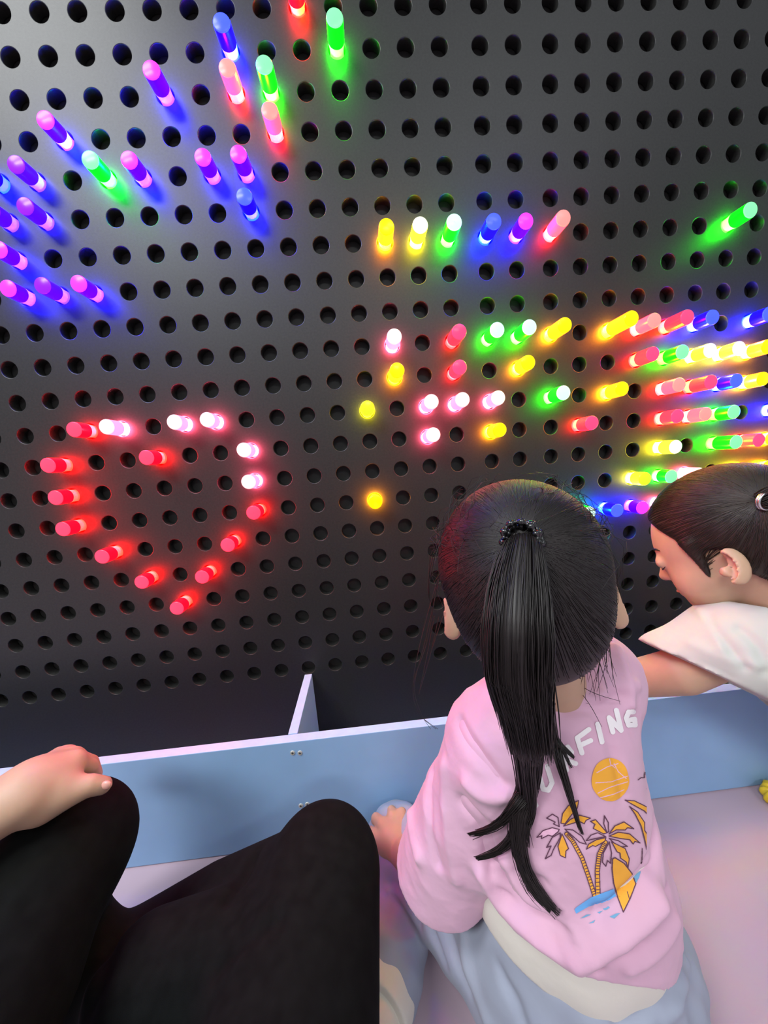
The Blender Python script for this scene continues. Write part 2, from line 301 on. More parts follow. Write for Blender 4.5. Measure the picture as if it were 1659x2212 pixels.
# ---------------------------------------------------------------- smooth body modelling: distance fields turned into one skin
class Field:
    def __init__(self, lo, hi, h):
        self.lo = np.array(lo, float); self.h = h
        self.n = np.ceil((np.array(hi)-self.lo)/h).astype(int)+1
        self.D = np.full(self.n, 0.5, np.float32)
    def region(self, lo, hi, pad):
        a = np.clip(np.floor((np.array(lo)-pad-self.lo)/self.h).astype(int), 0, self.n)
        b = np.clip(np.ceil((np.array(hi)+pad-self.lo)/self.h).astype(int)+1, 0, self.n)
        return a, b
    def grid(self, a, b):
        ax = [(self.lo[i]+self.h*np.arange(a[i], b[i])).astype(np.float32) for i in range(3)]
        return np.meshgrid(*ax, indexing='ij', copy=False)
    def _put(self, a, b, d, k, op):
        s = tuple(slice(a[i], b[i]) for i in range(3)); e = self.D[s]
        if op == 'add':
            if k > 0: t = np.maximum(k-np.abs(e-d), 0)/k; self.D[s] = np.minimum(e, d)-t*t*k*0.25
            else: self.D[s] = np.minimum(e, d)
        else:
            d = -d
            if k > 0: t = np.maximum(k-np.abs(e-d), 0)/k; self.D[s] = np.maximum(e, d)+t*t*k*0.25
            else: self.D[s] = np.maximum(e, d)
    def ell(self, c, r, R=None, k=0.0, op='add'):
        c = np.array(c, float); r = np.array(r, float); m = r.max()
        a, b = self.region(c-m, c+m, k+2*self.h+0.004)
        if (b <= a).any(): return
        X, Y, Z = self.grid(a, b); X = X-np.float32(c[0]); Y = Y-np.float32(c[1]); Z = Z-np.float32(c[2])
        if R is not None:
            R = np.array(R, np.float32); X, Y, Z = (X*R[0, i]+Y*R[1, i]+Z*R[2, i] for i in range(3))
        k0 = np.sqrt((X/r[0])**2+(Y/r[1])**2+(Z/r[2])**2); k1 = np.sqrt((X/r[0]**2)**2+(Y/r[1]**2)**2+(Z/r[2]**2)**2)+1e-6
        self._put(a, b, (k0*(k0-1)/k1).astype(np.float32), k, op)
    def limb(self, pts, k=0.0, op='add', flat=None):
        """pts: [(point, radius), ...] a tapered bent limb"""
        P = np.array([p for p, r in pts], float); r = [q for _, q in pts]; m = max(r)
        a, b = self.region(P.min(0)-m, P.max(0)+m, k+2*self.h+0.004)
        if (b <= a).any(): return
        X, Y, Z = self.grid(a, b); best = None
        for i in range(len(pts)-1):
            A, B = P[i], P[i+1]; ab = B-A; L = ab@ab+1e-12
            t = np.clip(((X-A[0])*ab[0]+(Y-A[1])*ab[1]+(Z-A[2])*ab[2])/L, 0, 1)
            d = np.sqrt((X-A[0]-t*ab[0])**2+(Y-A[1]-t*ab[1])**2+(Z-A[2]-t*ab[2])**2)-(r[i]+(r[i+1]-r[i])*t)
            best = d if best is None else np.minimum(best, d)
        self._put(a, b, best.astype(np.float32), k, op)
    def cut(self, p, n, k=0.0, lo=None, hi=None):
        """remove everything on the side the normal n points to (inside a box if given)"""
        n = np.array(n, float); n = n/np.linalg.norm(n)
        a, b = (np.zeros(3, int), self.n) if lo is None else self.region(lo, hi, 0)
        X, Y, Z = self.grid(a, b); d = -((X-p[0])*n[0]+(Y-p[1])*n[1]+(Z-p[2])*n[2])
        self._put(a, b, d.astype(np.float32), k, 'sub')
    def shell(self, t):
        self.D = np.maximum(self.D, -(self.D+t))
    def warp(self, fn):
        a, b = np.zeros(3, int), self.n; X, Y, Z = self.grid(a, b); self.D += fn(X, Y, Z).astype(np.float32)
    def mesh(self, smooth=1):
        D = self.D; s = D < 0; c = np.zeros(tuple(np.array(D.shape)-1), np.uint8)
        sl = lambda o: tuple(slice(o[i], D.shape[i]-1+o[i]) for i in range(3))
        cor = [(i, j, k) for i in (0, 1) for j in (0, 1) for k in (0, 1)]
        for o in cor: c += s[sl(o)]
        mixed = (c > 0) & (c < 8); idx = np.argwhere(mixed); vid = np.full(c.shape, -1, np.int64); vid[mixed] = np.arange(len(idx))
        acc = np.zeros((len(idx), 3)); cnt = np.zeros(len(idx))
        for o in cor:
            for ax in range(3):
                if o[ax]: continue
                q = list(o); q[ax] = 1
                da = D[tuple((idx+np.array(o)).T)]; db = D[tuple((idx+np.array(q)).T)]; cr = (da < 0) != (db < 0)
                t = np.where(cr, da/np.where(cr, da-db, 1), 0); p = np.tile(np.array(o, float), (len(idx), 1)); p[:, ax] += t
                acc += p*cr[:, None]; cnt += cr
        v = self.lo+(idx+acc/cnt[:, None])*self.h
        faces = []
        for ax in range(3):
            u, w = [(1, 2), (2, 0), (0, 1)][ax]
            A = [slice(0, None)]*3; B = [slice(0, None)]*3; A[ax] = slice(0, -1); B[ax] = slice(1, None)
            ch = s[tuple(A)] != s[tuple(B)]; e = np.argwhere(ch)
            ok = (e[:, u] > 0) & (e[:, w] > 0) & (e[:, u] < c.shape[u]) & (e[:, w] < c.shape[w]); e = e[ok]
            def cell(du, dw): q = e.copy(); q[:, u] -= du; q[:, w] -= dw; return vid[tuple(q.T)]
            f = np.stack([cell(1, 1), cell(0, 1), cell(0, 0), cell(1, 0)], 1)
            inside = s[tuple(e.T)]; f[~inside] = f[~inside][:, ::-1]; faces.append(f)
        F = np.concatenate(faces)
        for _ in range(smooth):
            nb = np.zeros_like(v); ct = np.zeros(len(v))
            for i in range(4):
                a, b = F[:, i], F[:, (i+1) % 4]
                np.add.at(nb, a, v[b]); np.add.at(ct, a, 1); np.add.at(nb, b, v[a]); np.add.at(ct, b, 1)
            v = v*0.5+0.5*nb/np.maximum(ct, 1)[:, None]
        return v, F
def nmesh(name, v, F, ma, parent=None, smooth=True):
    me = bpy.data.meshes.new(name); n = F.shape[1]
    me.vertices.add(len(v)); me.vertices.foreach_set('co', np.asarray(v, np.float32).ravel())
    me.loops.add(F.size); me.loops.foreach_set('vertex_index', F.astype(np.int32).ravel())
    me.polygons.add(len(F)); me.polygons.foreach_set('loop_start', np.arange(0, F.size, n, dtype=np.int32))
    me.update(calc_edges=True); me.validate()
    if smooth: me.shade_smooth()
    me.materials.append(ma); o = link(bpy.data.objects.new(name, me))
    if parent is not None: keep(o, parent)
    return o
def vnormals(v, F):
    n = np.zeros_like(v); fn = np.cross(v[F[:, 2]]-v[F[:, 0]], v[F[:, 3]]-v[F[:, 1]])
    for i in range(4): np.add.at(n, F[:, i], fn)
    return n/(np.linalg.norm(n, axis=1, keepdims=True)+1e-12)
def bvh(v, F): return BVHTree.FromPolygons([tuple(p) for p in v], [tuple(f) for f in F])
def hit(tree, px, py):
    d = RIGHT*((px-829.5)/FPX)+DOWN*((py-1106)/FPX)+FWD; d = d/np.linalg.norm(d)
    r = tree.ray_cast(Vector(CAM), Vector(d))
    return np.array(r[0]) if r[0] is not None else None
def seglist(c, n):
    c = np.array(c, float); out = []
    for i in range(len(c)-1):
        p0, p1, p2, p3 = c[max(i-1, 0)], c[i], c[i+1], c[min(i+2, len(c)-1)]
        for t in np.linspace(0, 1, n, endpoint=False):
            out.append(0.5*((2*p1)+(-p0+p2)*t+(2*p0-5*p1+4*p2-p3)*t*t+(-p0+3*p1-3*p2+p3)*t**3))
    out.append(c[-1]); return np.array(out)
def crease(v, nrm, curve, amp, sig):
    """raise (or sink) the cloth along a fold line"""
    C = seglist(curve, 8); d = np.full(len(v), 9.0)
    bb = np.all((v > C.min(0)-4*sig) & (v < C.max(0)+4*sig), axis=1); ii = np.where(bb)[0]
    for a, b in zip(C[:-1], C[1:]):
        ab = b-a; t = np.clip(((v[ii]-a)@ab)/(ab@ab+1e-12), 0, 1); d[ii] = np.minimum(d[ii], np.linalg.norm(v[ii]-a-t[:, None]*ab, axis=1))
    return v+nrm*(amp*np.exp(-(d/sig)**2))[:, None]
def tubes(strands, radii, sides=3, tips=True):
    """one mesh of thin tapered tubes; strands: list of (n,3) arrays"""
    V, F = [], []; o = 0
    for s, r in zip(strands, radii):
        s = np.asarray(s, float); n = len(s); t = np.gradient(s, axis=0); t /= np.linalg.norm(t, axis=1, keepdims=True)+1e-12
        ref = min((np.array(q) for q in ((0.31, 0.2, 0.93), (0.93, -0.31, 0.2), (-0.2, 0.93, 0.31))), key=lambda q: np.abs(t@q).max())
        a = np.cross(t, ref); a /= np.linalg.norm(a, axis=1, keepdims=True)+1e-12; b = np.cross(t, a)
        rr = np.full(n, r) if np.isscalar(r) else np.asarray(r)
        for k in range(sides):
            th = 2*math.pi*k/sides; V.append(s+rr[:, None]*(math.cos(th)*a+math.sin(th)*b))
        i = np.arange(n-1)
        for k in range(sides):
            k2 = (k+1) % sides
            F.append(np.stack([o+k*n+i, o+k2*n+i, o+k2*n+i+1, o+k*n+i+1], 1))
        o += sides*n
    return np.concatenate(V), np.concatenate(F)
def frame(yaw, pitch, roll):
    """columns: right, forward, up. yaw: turn of the forward axis from +y towards +x; pitch: forward-down"""
    cy, sy = math.cos(yaw), math.sin(yaw)
    R = np.array([[cy, sy, 0], [-sy, cy, 0], [0, 0, 1.0]])
    cp, sp = math.cos(pitch), math.sin(pitch); P = np.array([[1, 0, 0], [0, cp, sp], [0, -sp, cp]])
    cr, sr = math.cos(roll), math.sin(roll); Q = np.array([[cr, 0, sr], [0, 1, 0], [-sr, 0, cr]])
    return R@P@Q
def add_head(f, c, H, s=1.0):
    """a child's head: skull, face, jaw, nose, lips, ears; H = frame, s = scale"""
    L = lambda x, y, z: c+H@(np.array([x, y, z])*s)
    f.ell(L(0, -0.010, 0.014), np.array((0.074, 0.088, 0.080))*s, H)
    f.ell(L(0, 0.026, -0.030), np.array((0.058, 0.054, 0.066))*s, H, k=0.03*s)
    f.ell(L(0, 0.050, -0.082), np.array((0.026, 0.024, 0.018))*s, H, k=0.03*s)
    for sx in (-1, 1):
        f.ell(L(0.034*sx, 0.044, -0.052), np.array((0.026, 0.026, 0.028))*s, H, k=0.02*s)
        f.ell(L(0.030*sx, 0.0745, -0.012), np.array((0.016, 0.008, 0.010))*s, H, k=0.008*s)
        E = H@np.array(Matrix.Rotation(-sx*0.85, 3, 'Z') @ Matrix.Rotation(0.18, 3, 'X'))
        f.ell(L(0.083*sx, -0.012, -0.036), np.array((0.0078, 0.0185, 0.0250))*s, E, k=0.006*s)
        f.ell(L(0.0895*sx, -0.006, -0.034), np.array((0.0065, 0.0115, 0.0185))*s, E, k=0.004*s, op='sub')
        f.ell(L(0.081*sx, 0.000, -0.041), np.array((0.006, 0.006, 0.007))*s, E, k=0.004*s)
    f.limb([(L(0, 0.079, -0.016), 0.006*s), (L(0, 0.090, -0.036), 0.0085*s)], k=0.012*s)
    for sx in (-1, 1): f.ell(L(0.008*sx, 0.083, -0.039), np.array((0.006, 0.006, 0.005))*s, H, k=0.005*s)
    f.ell(L(0, 0.0765, -0.060), np.array((0.016, 0.008, 0.0045))*s, H, k=0.006*s)
    f.ell(L(0, 0.0745, -0.0685), np.array((0.013, 0.008, 0.0045))*s, H, k=0.006*s)
    return L
def face_marks(L, tree, parent, m_dark, m_lip):
    """lashes, brows and lips as thin parts lying on the face"""
    def onface(x, z, out=0.0006):
        o = L(x, 0.30, z); d = L(x, 0.0, z)-o; d = d/np.linalg.norm(d); r = tree.ray_cast(Vector(o), Vector(d))
        return np.array(r[0])-d*out if r[0] is not None else L(x, 0.07, z)
    for nm, pts, rad, ma in (('eyelashes', [(-.044, -.019), (-.036, -.0225), (-.028, -.023), (-.019, -.020)], 0.0012, m_dark), ('eyelashes', [(.044, -.019), (.036, -.0225), (.028, -.023), (.019, -.020)], 0.0012, m_dark),
                             ('eyebrow', [(-.046, .006), (-.036, .010), (-.024, .0095), (-.015, .006)], 0.0015, m_dark), ('eyebrow', [(.046, .006), (.036, .010), (.024, .0095), (.015, .006)], 0.0015, m_dark),
                             ('lips', [(-.017, -.064), (-.008, -.0632), (0, -.0640), (.008, -.0632), (.017, -.064)], 0.0021, m_lip)):
        c = seglist([onface(x, z) for x, z in pts], 5); n = len(c); r = rad*np.sin(np.linspace(0.12, math.pi-0.12, n))**0.6
        v, F = tubes([c], [r], 8); nmesh(nm, v, F, ma, parent)
M_LIP = mat('lip', lin(190, 118, 108), rough=0.4, spec=0.4)
def hair_cap(f, c, H, s, th=1.0):
    L = lambda x, y, z: c+H@(np.array([x, y, z])*s)
    f.ell(L(0, -0.010-0.005*th, 0.014+0.002*th), np.array((0.0755+0.009*th, 0.0895+0.009*th, 0.0815+0.009*th))*s, H)
    f.ell(L(0, -0.050, -0.036), np.array((0.064, 0.046, 0.060))*s, H, k=0.03*s)
    # hairline: forehead to temple, temple to ear, behind the ear to the nape
    f.cut(L(0, 0.062, 0.050), H@np.array([0, 0.80, -0.60]), k=0.012*s)
    f.cut(L(0, -0.020, -0.078), H@np.array([0, 0.72, -0.70]), k=0.008*s)
    for sx in (-1, 1): f.ell(L(0.084*sx, 0.006, -0.042), np.array((0.030, 0.036, 0.036))*s, H, k=0.006*s, op='sub')
    for sx in (-1, 1): f.limb([(L(0.070*sx, 0.020, 0.006), 0.012*s), (L(0.0665*sx, 0.020, -0.022), 0.0068*s), (L(0.0632*sx, 0.022, -0.044), 0.0026*s)], k=0.008*s)
    return L
def combed(L, H, tie, n, s, rbase=0.0011, seed=1, tree=None):
    """strands lying on the head from the hairline to the hair tie"""
    g = np.random.default_rng(seed); out = []; rad = []
    er = np.array((0.0860, 0.1000, 0.0920)); ec = np.array((0, -0.014, 0.016)); td = (tie-ec)/er; td /= np.linalg.norm(td)
    k = 0
    while k < n:
        dd = g.normal(0, 1, 3); dd /= np.linalg.norm(dd)
        if tree is not None:
            p_ = L(*(ec+dd*er)); r_ = tree.find_nearest(Vector(p_))
            if (Vector(p_)-r_[0]).length > 0.011: continue
        om = math.acos(np.clip(dd@td, -1, 1))
        if om < 0.25: continue
        ts = np.linspace(0, 1, 14); wv = g.normal(0, 0.012, 3); pts = []
        for t in ts:
            q = (math.sin((1-t)*om)*dd+math.sin(t*om)*td)/math.sin(om); q = q+wv*math.sin(math.pi*t); q /= np.linalg.norm(q)
            pts.append(L(*(ec+q*er*(1+g.normal(0, 0.0015)+0.006*t))))
        if tree is not None:
            q = []
            for p in pts:
                r_ = tree.find_nearest(Vector(p)); q.append(np.array(r_[0])+np.array(r_[1])*0.0004*g.uniform(0.2, 2.2))
            pts = q
        out.append(np.array(pts)); r = rbase*g.uniform(0.6, 1.2); rad.append(np.concatenate([[r*0.4], np.full(12, r), [r*0.8]])); k += 1
    return out, rad
def bundle(guide, R, n, r=0.0009, seed=1, frizz=0.002, tipcut=0.25, flat=0.6):
    """n strands along a guide curve; R: bundle radius along the guide"""
    g = np.random.default_rng(seed); G = seglist(guide, 4); m = len(G); Rr = np.interp(np.linspace(0, 1, m), np.linspace(0, 1, len(R)), R)
    t = np.gradient(G, axis=0); t /= np.linalg.norm(t, axis=1, keepdims=True); view = G-CAM; view /= np.linalg.norm(view, axis=1, keepdims=True)
    a = np.zeros_like(t); u0 = np.cross(t[0], view[0]); u0 = u0 if np.linalg.norm(u0) > 0.2 else RIGHT
    for i in range(m):
        u0 = u0-t[i]*(u0@t[i]); u0 = u0/np.linalg.norm(u0); a[i] = u0
    b = np.cross(t, a); out, rad = [], []
    for i in range(n):
        q = math.sqrt(g.uniform(0, 1)); th = g.uniform(0, 2*math.pi); ph = g.uniform(0, 6.28); w = g.uniform(0.5, 1.5); fz = g.normal(0, frizz)
        u = np.linspace(0, 1, m); qq = q*(1+0.12*np.sin(ph+u*5*w))
        s = G+a*(Rr*qq*math.cos(th))[:, None]+b*(Rr*qq*math.sin(th)*flat)[:, None]+a*(fz*np.sin(ph+u*7)*u)[:, None]
        e = max(int(m*(1-tipcut*g.uniform(0, 1)**2)), 5); s = s[:e]
        rr = r*g.uniform(0.7, 1.2); out.append(s); rad.append(rr*np.clip(np.linspace(6, 0.35, e), 0, 1))
    return out, rad

# ---------------------------------------------------------------- adult in black trousers (photographer's lap)
ad = empty('person', (0.30, -0.80, 0.0)); tag(ad, 'adult sitting cross-legged in black trousers, one hand on the knee', 'person')
KL, KR = at(140, 1826, -0.345), at(700, 1884, -0.352)
f = Field((-0.22, -1.12, 0.0), (0.80, -0.20, 0.42), 0.005)
hipL, hipR = np.array((0.19, -0.90, 0.11)), np.array((0.36, -0.90, 0.11))
f.limb([(hipL, 0.100), (KL*0.5+hipL*0.5+np.array((-0.01, 0, 0.0)), 0.086), (KL, 0.064)])
f.limb([(hipR, 0.100), (KR*0.5+hipR*0.5+np.array((0.0, 0, 0.01)), 0.090), (KR, 0.069)], k=0.02)
f.limb([(hipL, 0.105), (hipR, 0.105)], k=0.05)
f.limb([((0.2, -0.78, 0.10), 0.085), ((0.36, -0.78, 0.10), 0.085)], k=0.08)
f.limb([(at(330, 2130, -0.40), 0.060), (at(480, 2080, -0.40), 0.060)], k=0.04)
sh0, sh1, sh2 = KR+np.array((-0.012, 0.004, -0.012)), at(470, 1962, -0.318), at(262, 2068, -0.318)
f.limb([(sh0, 0.056), (sh1, 0.048), (sh2, 0.042)], k=0.015)
f.limb([(KL+np.array((0.01, 0, -0.01)), 0.054), (at(120, 2010, -0.33), 0.05), (np.array((0.33, -0.46, 0.05)), 0.042)], k=0.03)
f.D = f.D+0.0
v, F = f.mesh(1); nr = vnormals(v, F); tr_ad = bvh(v, F)
def hits(tree, pts): return [p for p in (hit(tree, *q) for q in pts) if p is not None]
for crv, amp, sg in (([(575, 1803), (548, 1850), (520, 1905), (495, 1940)], -0.006, 0.008), ([(470, 2100), (530, 2040), (600, 1990)], -0.004, 0.008), ([(250, 2030), (225, 2090), (190, 2180)], -0.006, 0.010), ([(430, 2200), (470, 2120), (520, 2060)], 0.003, 0.012)):
    v = crease(v, nr, hits(tr_ad, crv), amp, sg)
v[:, 2] = np.maximum(v[:, 2], 0.0012)
nmesh('trousers', v, F, M_BLACK, ad)
# bare feet tucked under, arm and hand: one body
f = Field((-0.40, -1.10, 0.0), (0.72, -0.22, 0.98), 0.0028)
W0 = at(58, 1712, -0.372)
mcp = {'index': at(158, 1648, -0.338), 'middle': at(155, 1640, -0.320), 'ring': at(143, 1636, -0.303), 'little': at(126, 1634, -0.289)}
E0 = np.array((-0.13, -0.56, 0.315))
f.limb([(E0, 0.041), ((E0+W0)/2+np.array((0, 0.0, 0.0)), 0.037), (W0, 0.0265)])
f.ell(W0, (0.030, 0.030, 0.021), k=0.01)
for k_, p in mcp.items():
    f.limb([(W0+(p-W0)*0.12, 0.019), (p, 0.0125 if k_ != 'little' else 0.011)], k=0.016)
f.ell(W0*0.42+mcp['index']*0.58+np.array((0, -0.006, -0.004)), (0.026, 0.020, 0.014), k=0.014)
fing = {'index': [(191, 1658, -0.322), (203, 1684, -0.306), (200, 1705, -0.298)], 'middle': [(193, 1650, -0.304), (204, 1674, -0.288), (200, 1695, -0.282)],
        'ring': [(182, 1645, -0.287), (193, 1668, -0.273), (190, 1688, -0.268)], 'little': [(160, 1644, -0.275), (168, 1664, -0.264), (165, 1680, -0.260)]}
for k_, q in fing.items():
    r0 = 0.0098 if k_ != 'little' else 0.0083
    f.limb([(mcp[k_], r0*1.12), (at(*q[0]), r0), (at(*q[1]), r0*0.9), (at(*q[2]), r0*0.78)], k=0.005)
f.limb([(at(92, 1742, -0.374), 0.0165), (at(140, 1716, -0.366), 0.0150), (at(192, 1697, -0.356), 0.0112), (at(222, 1697, -0.350), 0.0090)], k=0.010)
SHL = np.array((0.06, -0.93, 0.56))
f.limb([(E0, 0.041), (SHL, 0.052)], k=0.02)
f.limb([(SHL, 0.05), ((0.32, -0.98, 0.50), 0.09), ((0.33, -0.98, 0.20), 0.10)], k=0.05)
f.limb([((0.32, -0.97, 0.55), 0.05), ((0.34, -0.95, 0.68), 0.05)], k=0.04)
HAD = frame(0.1, 0.35, 0.0); LAD = add_head(f, np.array((0.35, -0.93, 0.80)), HAD, 1.12)
v, F = f.mesh(1); nmesh('body', v, F, M_SKIN, ad)
# thumb nail
tn = at(230, 1696, -0.3545); bm = bmesh.new()
bmesh.ops.create_uvsphere(bm, u_segments=12, v_segments=8, radius=1.0, matrix=Matrix.Translation(tn) @ Matrix.Rotation(-0.2, 4, 'Y') @ Matrix.Diagonal((0.0055, 0.0030, 0.0052, 1)))
M_NAIL = mat('nail', lin(224, 164, 150), rough=0.3, spec=0.5)
keep(bobj('thumb_nail', bm, M_NAIL, smooth=True), ad)
f = Field((0.0, -1.16, 0.08), (0.70, -0.80, 0.68), 0.006)
f.limb([((0.32, -0.985, 0.54), 0.085), ((0.33, -0.985, 0.15), 0.118)])
f.limb([(SHL+np.array((0.0, 0, 0.0)), 0.064), ((0.58, -0.95, 0.56), 0.064)], k=0.05)
f.limb([(SHL, 0.064), (SHL*0.6+E0*0.4, 0.060)], k=0.03)
v, F = f.mesh(1); nmesh('black_top', v, F, M_BLACK, ad)
f = Field((0.22, -1.08, 0.66), (0.50, -0.78, 0.94), 0.004); hair_cap(f, np.array((0.35, -0.93, 0.80)), HAD, 1.12); v, F = f.mesh(1); nmesh('hair', v, F, M_HAIR, ad)

# ---------------------------------------------------------------- girl in the pink T-shirt
gi = empty('person', (0.70, -0.40, 0.0)); tag(gi, 'girl with long black ponytail in pink printed T-shirt, seen from behind', 'person')
HC = np.array((0.668, -0.388, 0.549)); HG = frame(0.36, 0.26, -0.15); HS = 0.875
SHA, ELB = np.array((0.626, -0.395, 0.372)), np.array((0.577, -0.368, 0.182))
SHB, ELB2 = np.array((0.750, -0.378, 0.424)), np.array((0.785, -0.275, 0.285))
KNEE = np.array((0.527, -0.239, 0.060))
WR = at(868, 1842, -0.283)
f = Field((0.455, -0.52, 0.0), (0.93, -0.08, 0.67), 0.0021)
LG = add_head(f, HC, HG, HS)
f.limb([(LG(0, -0.030, -0.055), 0.034), ((0.690, -0.402, 0.430), 0.035), ((0.69, -0.40, 0.30), 0.055), ((0.70, -0.40, 0.12), 0.065)], k=0.025)
f.limb([((0.69, -0.40, 0.38), 0.04), (SHA, 0.030), (ELB, 0.026), (WR, 0.0195)], k=0.02)
f.limb([((0.69, -0.40, 0.38), 0.04), (SHB, 0.030), (ELB2, 0.026), ((0.775, -0.195, 0.262), 0.019)], k=0.02)
# left hand resting on the knee
MC = [(820, 1826, -0.262, 0.0088), (812, 1806, -0.254, 0.0092), (826, 1781, -0.246, 0.0094), (848, 1766, -0.241, 0.0092)]
TIP = [[(808, 1822, -0.252), (806, 1832, -0.244)], [(800, 1798, -0.242), (801, 1806, -0.234)], [(812, 1768, -0.232), (810, 1776, -0.225)], [(846, 1752, -0.228), (842, 1762, -0.221)]]
for (a, b, c, r), tp in zip(MC, TIP):
    p = at(a, b, c)
    f.limb([(WR+(p-WR)*0.15, 0.0155), (p, r*1.05)], k=0.005)
    f.limb([(p, r*1.0), (at(*tp[0]), r*0.86), (at(*tp[1]), r*0.72)], k=0.0015)
f.ell(WR*0.45+at(830, 1798, -0.252)*0.55, (0.018, 0.016, 0.020), k=0.012)
f.limb([(WR*0.7+at(848, 1766, -0.241)*0.3, 0.013), (at(868, 1776, -0.250), 0.0098), (at(868, 1756, -0.236), 0.0078)], k=0.008)
# right hand, in front of her over the trough edge
R0_ = np.array((0.775, -0.195, 0.262))
for i in range(4): f.limb([(R0_, 0.014), (R0_+np.array((-0.014+0.011*i, 0.040, -0.004)), 0.009), (R0_+np.array((-0.016+0.013*i, 0.066, -0.014)), 0.0075), (R0_+np.array((-0.016+0.013*i, 0.078, -0.030)), 0.0062)], k=0.004)
f.limb([(R0_, 0.014), (R0_+np.array((-0.028, 0.028, -0.006)), 0.0085), (R0_+np.array((-0.036, 0.048, -0.014)), 0.007)], k=0.005)
v, F = f.mesh(1); gbody = nmesh('body', v, F, M_SKIN2, gi); face_marks(LG, bvh(v, F), gi, M_HAIR, M_LIP)

# trousers
RT = np.array(Matrix.Rotation(-0.22, 3, 'Z'))
f = Field((0.42, -0.56, 0.0), (0.98, -0.14, 0.28), 0.0030)
f.ell((0.712, -0.408, 0.088), (0.116, 0.104, 0.094), RT)
f.ell((0.704, -0.410, 0.150), (0.096, 0.082, 0.080), RT, k=0.03)
f.limb([((0.665, -0.395, 0.085), 0.080), ((0.590, -0.310, 0.072), 0.064), (KNEE+np.array((0, 0.0, -0.004)), 0.050)], k=0.02)
f.limb([(KNEE+np.array((-0.004, 0, -0.008)), 0.049), (at(868, 1960, -0.300), 0.046), (at(838, 2110, -0.365), 0.044)], k=0.012)
f.limb([((0.775, -0.395, 0.080), 0.080), ((0.815, -0.245, 0.060), 0.055)], k=0.02)
f.limb([((0.815, -0.245, 0.055), 0.050), ((0.735, -0.34, 0.05), 0.042)], k=0.012)
v, F = f.mesh(1); nr = vnormals(v, F); tp = bvh(v, F)
for crv, amp, sg in (([(905, 1900), (925, 1990), (960, 2080)], -0.005, 0.006), ([(880, 1895), (890, 1960), (905, 1995)], -0.005, 0.006), ([(840, 1925), (870, 1940), (900, 1990)], 0.004, 0.007),
                     ([(825, 2020), (860, 2035), (890, 2030)], 0.003, 0.006), ([(1000, 2010), (1010, 2090), (1050, 2200)], 0.004, 0.008), ([(1080, 2100), (1110, 2160), (1130, 2212)], -0.004, 0.007),
                     ([(1480, 2080), (1470, 2140), (1440, 2200)], 0.004, 0.007), ([(1410, 2170), (1380, 2200), (1340, 2212)], -0.004, 0.006), ([(960, 1990), (985, 2060), (1010, 2140)], -0.004, 0.006)):
    h_ = hits(tp, crv)
    if len(h_) > 1: v = crease(v, nr, h_, amp, sg)
v = v+nr*(0.0016*np.sin(v[:, 0]*150+40*v[:, 1])*np.sin(v[:, 1]*120+v[:, 2]*60))[:, None]
v[:, 2] = np.maximum(v[:, 2], 0.0015); nmesh('trousers', v, F, M_GREY, gi)
# cream cuff and foot
f = Field((0.40, -0.56, 0.0), (0.62, -0.28, 0.14), 0.0025)
c0, c1 = at(838, 2110, -0.365), at(812, 2190, -0.395)
f.limb([(c0, 0.0415), (c1, 0.040)]); f.cut(c1, c1-c0)
v, F = f.mesh(1); v[:, 2] = np.maximum(v[:, 2], 0.0015); nmesh('cuff', v, F, M_CREAM, gi)
f = Field((0.36, -0.62, 0.0), (0.60, -0.36, 0.10), 0.003)
f.limb([(c1, 0.030), ((0.475, -0.45, 0.033), 0.028), ((0.455, -0.52, 0.024), 0.022)], k=0.0); v, F = f.mesh(1); v[:, 2] = np.maximum(v[:, 2], 0.0015); nmesh('sock', v, F, M_CREAM, gi)

# cream undershirt showing below the T-shirt
def torso(f, g):
    f.ell((0.687, -0.402, 0.340), (0.083+g, 0.068+g, 0.112+g), RT)
    f.ell((0.702, -0.406, 0.205), (0.099+g, 0.084+g, 0.130+g), RT, k=0.05)
def hem(f, dz):
    a, b = np.zeros(3, int), f.n; X, Y, Z = f.grid(a, b)
    h_ = 0.252+dz-0.47*(X-0.60)-0.61*(Y+0.42)-0.026*np.clip(1-((X-0.70)/0.105)**2, -0.6, 1)+0.004*np.sin(X*55)
    f.D = np.maximum(f.D, ((h_-Z)*0.75).astype(np.float32))
f = Field((0.54, -0.56, 0.02), (0.90, -0.26, 0.48), 0.0028); torso(f, -0.002); f.limb([((0.65, -0.395, 0.375), 0.034), ((0.73, -0.385, 0.395), 0.034)], k=0.02)
hem(f, -0.058); f.cut((0.70, -0.40, 0.40), (0, 0, 1))
v, F = f.mesh(1); nr = vnormals(v, F); v = v+nr*(0.0022*np.sin(v[:, 0]*95+v[:, 2]*30)*np.clip((0.30-v[:, 2])/0.2, 0, 1))[:, None]
nmesh('undershirt', v, F, M_CREAM, gi)

# pink T-shirt
f = Field((0.46, -0.56, 0.05), (0.92, -0.24, 0.50), 0.0022)
torso(f, 0.004)
f.limb([((0.640, -0.398, 0.376), 0.042), ((0.690, -0.402, 0.408), 0.046), ((0.748, -0.385, 0.430), 0.042)], k=0.035)
hem(f, 0.0)
sl = (ELB-SHA)/np.linalg.norm(ELB-SHA)
f.limb([(SHA+np.array((0.008, 0, 0.0)), 0.044), (SHA*0.5+ELB*0.5, 0.050), (ELB, 0.057)], k=0.03)
f.cut(ELB-sl*0.012, sl+np.array((0.25, 0.1, 0)), k=0.003, lo=(0.46, -0.48, 0.05), hi=(0.625, -0.24, 0.30))
sl2 = (ELB2-SHB)/np.linalg.norm(ELB2-SHB)
f.limb([(SHB+np.array((-0.008, 0, 0)), 0.043), (SHB*0.5+ELB2*0.5, 0.046)], k=0.03)
f.shell(0.0075)
